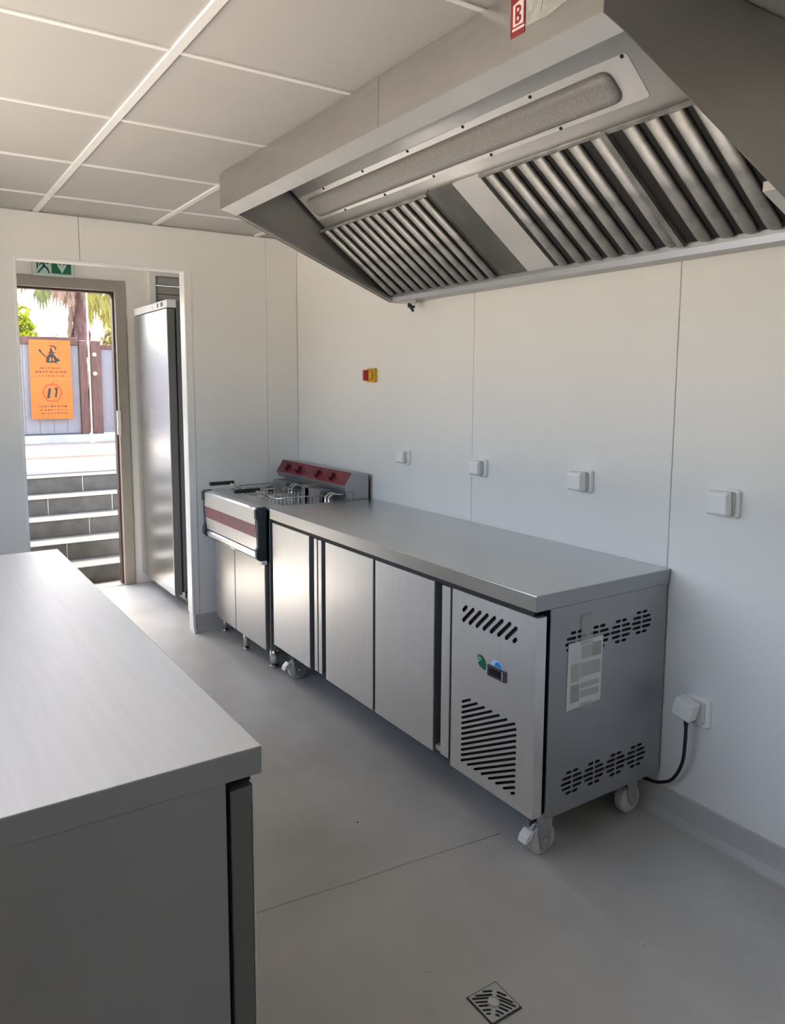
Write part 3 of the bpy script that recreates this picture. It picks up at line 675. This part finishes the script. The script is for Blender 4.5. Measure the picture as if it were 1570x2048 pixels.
# exit sign over the entrance
ex = empty('exit_sign', (-1.168, YE - .02, 2.235)); tag(ex, 'green and white emergency exit sign above the open entrance door', 'sign')
bx('housing', (-.128, -.035, -.062), (.128, .018, .07), GREYW, ex, .004)
bx('face', (-.118, -.0385, -.055), (.118, -.0352, .062), PALEGR, ex)
bx('green_field', (-.015, -.0402, -.048), (.108, -.0386, .058), GREEN, ex)
MB().prism([(.05, -.044), (.078, .004), (.078, .022), (.058, .004), (.058, .05), (.042, .05), (.042, .004), (.022, .022), (.022, .004)], 1, -.0415, -.0403).build('down_arrow', PALEGR, ex)
k = MB()
for a, b, r in (((-.068, .03), (-.060, -.002), .008), ((-.060, -.002), (-.098, -.046), .006), ((-.060, -.002), (-.040, -.02), .006), ((-.040, -.02), (-.030, -.045), .0055), ((-.066, .026), (-.088, .004), .005), ((-.066, .026), (-.036, .014), .005)):
    k.prism(capsule(a, b, r), 1, -.0398, -.0386)
k.prism(circ((-.062, .05), .010), 1, -.0398, -.0386); k.prism([(-.106, -.03), (-.106, .056), (-.096, .056), (-.096, -.01)], 1, -.0398, -.0386)
k.build('running_figure', GREEN, ex)

# ------------------------------------------------------------------ floor drain
fdn = empty('floor_drain', (-1.0255, -.298, 0)); tag(fdn, 'small square metal floor drain grate with leaf pattern slots in the grey floor', 'drain')
hd2 = .043; holes = []
def D(t, q): return ((t + q) / math.sqrt(2), (t - q) / math.sqrt(2))
for sgn in (-1, 1):
    for i in range(8):
        t = -.036 + .0112 * i                      # start along the diagonal spine
        q0 = .0075 if abs(t) > .014 else .0145
        q1 = q0
        while q1 < .05:
            e_ = D(t - .32 * (q1 - q0), sgn * (q1 + .001))
            if max(abs(e_[0]), abs(e_[1])) > .0368: break
            q1 += .0005
        if q1 - q0 > .005: holes.append(capsule(D(t, sgn * q0), D(t - .32 * (q1 - q0), sgn * q1), .0034))
MB().prism(rrect(-hd2, -hd2, hd2, hd2, .004), 2, .0005, .004, holes=holes).build('grate', mat('grate_metal', (.50, .49, .46), .4, .5), fdn)
bx('drain_rim', (-.047, -.047, .0002), (.047, .047, .0016), mat('drain_rim', (.06, .06, .055), .6), fdn)
bx('drain_pit', (-.038, -.038, .00165), (.038, .038, .0019), DARK, fdn)
MB().lathe([(.016, .0041), (.012, .0062), (.006, .0074), (.001, .0078)], (0, 0, 0), 2, 16).build('centre_boss', mat('boss_metal', (.62, .60, .56), .35, .5), fdn)
for px_, r, m_, lb in (((-1.07, .494), .005, GREYW, 'tiny pale crumb beyond the floor seam, close to the left counter'), ((-.909, .508), .004, DKGREY, 'tiny dark speck beyond the floor seam, in the middle of the aisle'),
                   ((-.567, -.364), .006, GREYW, 'small pale crumb alone on bare floor to the right of the drain'), ((-1.099, -.134), .005, GREYW, 'small pale crumb just beyond the drain, towards the left counter')):
    k = MB().lathe([(r, .0002), (r * .9, .0014), (r * .3, .002)], (0, 0, 0), 2, 7).build('debris_crumb', m_, None, loc=(px_[0], px_[1], 0))
    tag(k, lb, 'crumb', 'crumbs on the floor')

# ------------------------------------------------------------------ outside
gr = struct(bx('ground', (-26, -22, -.32), (XVL - .45, 12, -.10), GROUND))
struct(bx('ground_court', (XVL - .45, YE + .13, -.12), (6, 5.3, -.001), TERR))
tz = .84
struct(bx('terrace', (XVL - .45, 5.30, -.3), (14, 26, tz), TERR))
stc = empty('outdoor_steps', (-1.0, 4.14, 0)); tag(stc, 'flight of grey concrete block steps with pale treads outside the door', 'steps')
SX0, SX1 = -2.2, .8
for i in range(6):
    ya = i * .24; za = i * .14
    off = [.05, .38, .16, .42, .10, .30][i]
    x = SX0 - off
    while x < SX1:
        a, b = max(SX0, x), min(SX1, x + .50)
        if b - a > .03: bx('riser_block', (a + 1.0 + .004, ya + .004, za), (b + 1.0 - .004, ya + .12, za + .1262), BLOCK, stc, .003, 1)
        x += .50
    bx('mortar_core', (SX0 + 1.0, ya + .009, za), (SX1 + 1.0, 1.155, za + .125), MORTAR, stc)
    bx('tread', (SX0 + 1.0, ya + .014, za + .1265), (SX1 + 1.0, ya + .262 if i < 5 else 1.1595, za + .14), TREAD if i < 5 else TERR, stc, .002, 1)
    bx('nosing', (SX0 + 1.0, ya - .010, za + .129), (SX1 + 1.0, ya + .0135, za + .1405), PLINTH, stc, .003, 1)
# fence with gate on the terrace
Yn = 6.90
fe = empty('garden_fence', (-.5, Yn, tz)); tag(fe, 'grey panelled fence with brown timber posts on the terrace outside', 'fence')
fx = .5
bx('base_wall', (-3.2 + fx, -.06, 0), (2.2 + fx, .10, .085), PLINTH, fe, .004)
x = -3.2
def fpan(a, b):
    n = max(1, round((b - a) / .14)); s_ = (b - a) / n
    for i in range(n): bx('plank', (a + i * s_ + .001 + fx, .0, .095), (a + (i + 1) * s_ - .001 + fx, .025, 1.02), FENCEP, fe, .002, 1)
fpan(-2.6, -.42); fpan(-.195, -.055); fpan(.03, 2.0)
bx('rail', (-2.6 + fx, -.02, 1.02), (-.42 + fx, .045, 1.10), BROWNW, fe, .004); bx('rail', (-.195 + fx, -.02, .985), (-.055 + fx, .045, 1.03), BROWNW, fe, .004)
bx('rail', (.03 + fx, -.02, 1.0), (2.0 + fx, .045, 1.07), BROWNW, fe, .004)
bx('rail', (-2.6 + fx, -.02, .086), (-.42 + fx, .04, .10), DKGREY, fe)
for a, b, h in ((-.42, -.345, 1.07), (-.305, -.20, 1.07), (-.055, .03, 1.22), (-1.75, -1.67, 1.1), (2.0, 2.08, 1.1)):
    bx('post', (a + fx, -.05, .0855 if h < 1.2 else .0855), (b + fx, .05, h), BROWNW, fe, .006)
for z in (.925, .725): MB().lathe([(.020, 0), (.022, -.008), (.012, -.016)], (-.27 + fx, -.0505, z), 1, 14).build('knob', STKPINK, fe)
pol = MB().cyl((0, 0, tz + .0), (0, 0, tz + 2.2), .008, n=12); pol.lathe([(.03, 0), (.03, .012), (.016, .02)], (0, 0, tz), 2, 14)
po = pol.build('slim_pole', WHITEP, None, loc=(-.335, Yn - .10, 0)); tag(po, 'slim white pole standing against the brown fence post outside', 'pole')
# orange poster
pt = empty('orange_poster', (-.71, Yn - .062, 1.50)); tag(pt, 'orange paper poster with black witch and red pumpkin hung on the fence', 'poster')
def PP(poly, d0, d1, nm, m, p=pt): return MB().prism(poly, 1, -d1, -d0).build(nm, m, p)
PP([(-.200, .405), (.200, .405), (.200, -.405), (-.205, -.405)], -.002, .002, 'paper', ORANGE)
PP([(-.197, .012), (.197, .010), (.197, .004), (-.197, .006)], .0022, .003, 'fold', mat('poster_fold', (.56, .19, .045), .6))
wf_ = MB()
for poly in ([(-.045, .180), (-.020, .172), (.050, .176), (.095, .196), (.088, .208), (.062, .222), (.040, .252), (.028, .268), (-.004, .266), (-.020, .250), (-.036, .225)],   # cloak
             [(-.022, .268), (.052, .270), (.050, .277), (.030, .281), (.010, .330), (.004, .328), (-.004, .281), (-.022, .276)],                                          # hat
             capsule((-.100, .292), (-.050, .240), .006), [(-.112, .300), (-.098, .312), (-.078, .284), (-.090, .274)], capsule((-.05, .24), (.060, .168), .0045)):
    wf_.prism(poly, 1, -.003 - random.uniform(0, .0002), -.0022)
wf_.build('witch_figure', INK, pt)
for poly in ([(-.012, .190), (.004, .186), (.010, .215), (-.002, .235)], [(.022, .192), (.040, .192), (.030, .225), (.020, .225)]):
    PP(poly, .0033, .0037, 'witch_detail', ORANGE)
moon = [(.018 + .045 * math.cos(a), .318 + .032 * math.sin(a)) for a in [PI * .62 - PI * .75 * i / 10 for i in range(11)]] + [(.010 + .040 * math.cos(a), .312 + .026 * math.sin(a)) for a in [PI * -.13 + PI * .75 * i / 10 for i in range(11)]]
PP(moon, .0022, .003, 'moon', INK)
ring = MB()
def ringp(i, r, n=28): a = 2 * PI * i / n; k = 1 + .05 * math.cos(6 * a); return (.005 + r * 1.02 * k * math.cos(a), -.135 + r * k * math.sin(a))
ring.prism([ringp(i, .092) for i in range(28)], 1, -.003, -.0022, holes=[[ringp(i, .082) for i in range(28)]]); ring.build('pumpkin_outline', REDINK, pt)
PP([(.002, -.048), (.012, -.02), (.018, -.02), (.012, -.048)], .0022, .003, 'pumpkin_stalk', REDINK)
PP([(-.050, -.190), (-.024, -.190), (-.006, -.090), (-.030, -.085)], .0022, .003, 'pumpkin_mark', INK); PP([(.026, -.180), (.046, -.180), (.058, -.090), (.042, -.075), (.024, -.095), (.040, -.11)], .0022, .003, 'pumpkin_mark', INK)
def scribble(z, x0, x1, h, m, seed):
    rnd = random.Random(seed); k = MB(); x = x0
    while x < x1:
        l = rnd.uniform(.012, .032); hh = h * rnd.uniform(.6, 1.2)
        k.prism([(x, z - hh * .4), (x + l * .4, z - hh * .5), (x + l, z - hh * .35), (x + l * .8, z + hh * .3), (x + l * .45, z + hh * .1), (x + l * .25, z + hh * rnd.uniform(.4, .9))], 1, -.003, -.0022)
        x += l + rnd.uniform(.004, .014)
    o = k.build('lettering', m, pt); o['kind'] = 'stuff'; return o
scribble(.120, -.105, .10, .02, BRINK, 1); scribble(.082, -.15, .155, .02, BRINK, 2); scribble(.040, -.12, .12, .012, BRINK, 3)
scribble(-.272, -.13, .15, .022, BRINK, 4); scribble(-.31, -.12, .14, .014, BRINK, 5); scribble(-.345, -.11, .12, .012, BRINK, 6)
# palms and shrubs
def frond(base, az, el, length, droop, n, lw, ll, m, parent, hang=0.0):
    b = MB(); d = Vector((math.cos(az), math.sin(az), 0)); side = Vector((-math.sin(az), math.cos(az), 0))
    pts = []
    p = Vector(base); e_ = el
    for i in range(n + 1):
        pts.append(p.copy()); p = p + (d * math.cos(e_) + Vector((0, 0, math.sin(e_)))) * (length / n); e_ -= droop / n
    b.tube(pts, [.016 * (1 - .8 * i / n) + .003 for i in range(n + 1)], 5)
    for i in range(2, n + 1):
        t = i / n; tang = (pts[i] - pts[i - 1]).normalized(); L_ = ll * (math.sin(PI * min(1, .12 + t * .85)) * .8 + .2)
        for sg in (-1, 1):
            for off in (0, .5):
                o = pts[i - 1].lerp(pts[i], off); dirv = (side * sg * .8 + tang * .55 + Vector((0, 0, -.35 - hang + random.uniform(-.15, .15)))).normalized()
                wv = dirv.cross(side.cross(tang)).normalized() * lw
                tip = o + dirv * L_ + Vector((0, 0, -.25 * L_ * (1 + hang)))
                mid = o + dirv * L_ * .55
                v = [b.b.verts.new(q) for q in (o - wv * .4, o + wv * .4, mid + wv, tip, mid - wv)]
                b._f(v)
    return b.build('frond', m, parent)
def palm(loc, h, r, fr, label, spec):
    t = empty('palm_tree', loc); tag(t, label, 'palm tree', 'palms behind the fence')
    b = MB(); n = 14
    b.tube([(0.03 * math.sin(i * .9), .03 * math.cos(i * 1.3), h * i / n) for i in range(n + 1)], [r * (1.15 - .25 * i / n) * (1 + .06 * (i % 2)) for i in range(n + 1)], 14); b.build('trunk', PALMT, t)
    # old leaf bases hanging down the trunk
    for k_ in range(26):
        a = random.uniform(0, 2 * PI); z = random.uniform(.25, .98) * h; l = random.uniform(.25, .55)
        s = MB(); c, q = math.cos(a), math.sin(a); rr = r * 1.05
        pts = [(c * rr, q * rr, z), (c * (rr + .05), q * (rr + .05), z - l * .4), (c * (rr + .035), q * (rr + .035), z - l)]
        s.tube(pts, [.028, .022, .006], 5); s.build('leaf_base', DEADLF if k_ % 2 else PALMT, t)
    for (az, el, L_, dr, m, hg) in fr: frond((0, 0, h), az, el, L_, dr, 16, .022, .42, m, t, hg)
    return t
R = math.radians
fr1 = [(R(a), R(e_), L_, R(dd_), LEAFG, .3) for a, e_, L_, dd_ in ((20, 40, 1.7, 70), (75, 45, 1.7, 70), (130, 45, 1.7, 70), (185, 50, 1.5, 60), (245, 60, 1.5, 55), (310, 55, 1.5, 60))]
def fan(t, crown, c, tip, m, n=13, spread=62, w_=.018):
    """fan leaf: a curved stalk from the crown to c, pointed blades fanning down towards tip (world points)"""
    o = Vector(t.location); crown, c, tip = Vector(crown) - o, Vector(c) - o, Vector(tip) - o
    b = MB(); mid = crown.lerp(c, .5) + Vector((0, 0, .12)); b.spline([crown, mid, c], .010, 5, 4)
    d = tip - c; L_ = d.length; d.normalize(); sx = d.cross(Vector((.25, 1, .1))).normalized()
    for i in range(n):
        a = math.radians(-spread + 2 * spread * i / (n - 1)) ; l = L_ * (1 - .42 * abs(i / (n - 1) * 2 - 1)) * random.uniform(.8, 1.05)
        dv = d * math.cos(a) + sx * math.sin(a) + Vector((0, random.uniform(-.15, .15), 0)); sd_ = dv.cross(Vector((0, 1, 0))).normalized() * w_
        m1 = c + dv * l * .5; tp = c + dv * l * .85 + d * l * .15
        b._f([b.b.verts.new(q) for q in (c - sd_ * .3, c + sd_ * .3, m1 + sd_, tp, m1 - sd_)])
    return b.build('fan_leaf', m, t)
pm1 = palm((-.10, 8.4, tz), 2.30, .085, fr1, 'shaggy palm trunk with hanging fan leaves just behind the fence', 1)
K1 = (-.10, 8.38, 3.12)
for c, tip, m, n, sp in (((-.53, 8.15, 2.62), (-.53, 8.12, 2.24), LEAFG, 11, 42), ((-.36, 8.1, 2.66), (-.39, 8.08, 2.26), DEADLF, 8, 30), ((-.24, 8.15, 2.64), (-.27, 8.1, 2.22), DEADLF, 9, 24), ((-.45, 8.3, 2.74), (-.62, 8.3, 2.42), DEADLF, 8, 50), ((-.72, 8.2, 2.72), (-.80, 8.2, 2.46), LEAFG, 8, 50)):
    fan(pm1, K1, c, tip, m, n, sp)
fr2 = [(R(a), R(e_), L_, R(dd_), LEAFG, .3) for a, e_, L_, dd_ in ((15, 45, 1.5, 70), (80, 45, 1.5, 70), (150, 50, 1.4, 60), (300, 55, 1.4, 60))]
pm2 = palm((.62, 9.6, tz), 2.30, .08, fr2, 'olive palm with drooping fan leaves behind the right end of the fence', 2)
K2 = (.60, 9.55, 3.12)
for c, tip, m, n, sp in (((.10, 8.9, 2.68), (.07, 8.85, 2.28), LEAFO, 15, 50), ((.24, 8.9, 2.66), (.22, 8.85, 2.16), LEAFO, 15, 40), ((.38, 8.9, 2.64), (.42, 8.85, 2.22), LEAFO, 15, 50), ((.16, 9.1, 2.56), (.12, 9.05, 2.04), LEAFO, 13, 30), ((.46, 9.1, 2.5), (.44, 9.05, 2.02), LEAFO, 13, 40), ((.30, 9.2, 2.74), (.26, 9.2, 2.4), LEAFG, 15, 60)):
    fan(pm2, K2, c, tip, m, n, sp)
def shrub(loc, rx, rz, n, m, label, leaf):
    b = MB(); rnd = random.Random(int(rx * 1000) + n)
    for i in range(n):
        v = Vector((rnd.gauss(0, 1), rnd.gauss(0, 1), rnd.gauss(0, 1))).normalized() * rnd.uniform(.55, 1)
        p = Vector((v.x * rx, v.y * rx, rz + v.z * rz)); a = Vector((rnd.uniform(-1, 1), rnd.uniform(-1, 1), rnd.uniform(-.6, 1))).normalized(); s_ = a.cross(Vector((0, 0, 1))).normalized() * leaf * .3
        q = [p, p + a * leaf * .5 + s_, p + a * leaf, p + a * leaf * .5 - s_]; b._f([b.b.verts.new(k_) for k_ in q])
    t = empty('shrub', loc); tag(t, label, 'shrub'); o = b.build('foliage', m, t); o['kind'] = 'stuff'
    s = MB()
    for k_ in range(5): 
        a = k_ * 1.26; s.tube([(0, 0, 0), (math.cos(a) * rx * .25, math.sin(a) * rx * .25, rz * .9), (math.cos(a) * rx * .6, math.sin(a) * rx * .6, rz * 1.5)], [.02, .014, .005], 6)
    s.build('stem', PALMT, t); return t
shrub((-.84, 8.3, tz), .30, .80, 1500, LEAFY, 'bright yellow green shrub behind the left end of the fence', .12)
shrub((-.28, 9.2, tz), .26, .63, 700, LEAFO, 'low olive shrub at the left foot of the shaggy palm', .09)
shrub((.50, 8.9, tz), .34, .70, 900, LEAFO, 'dense olive shrub behind the right fence post', .11)
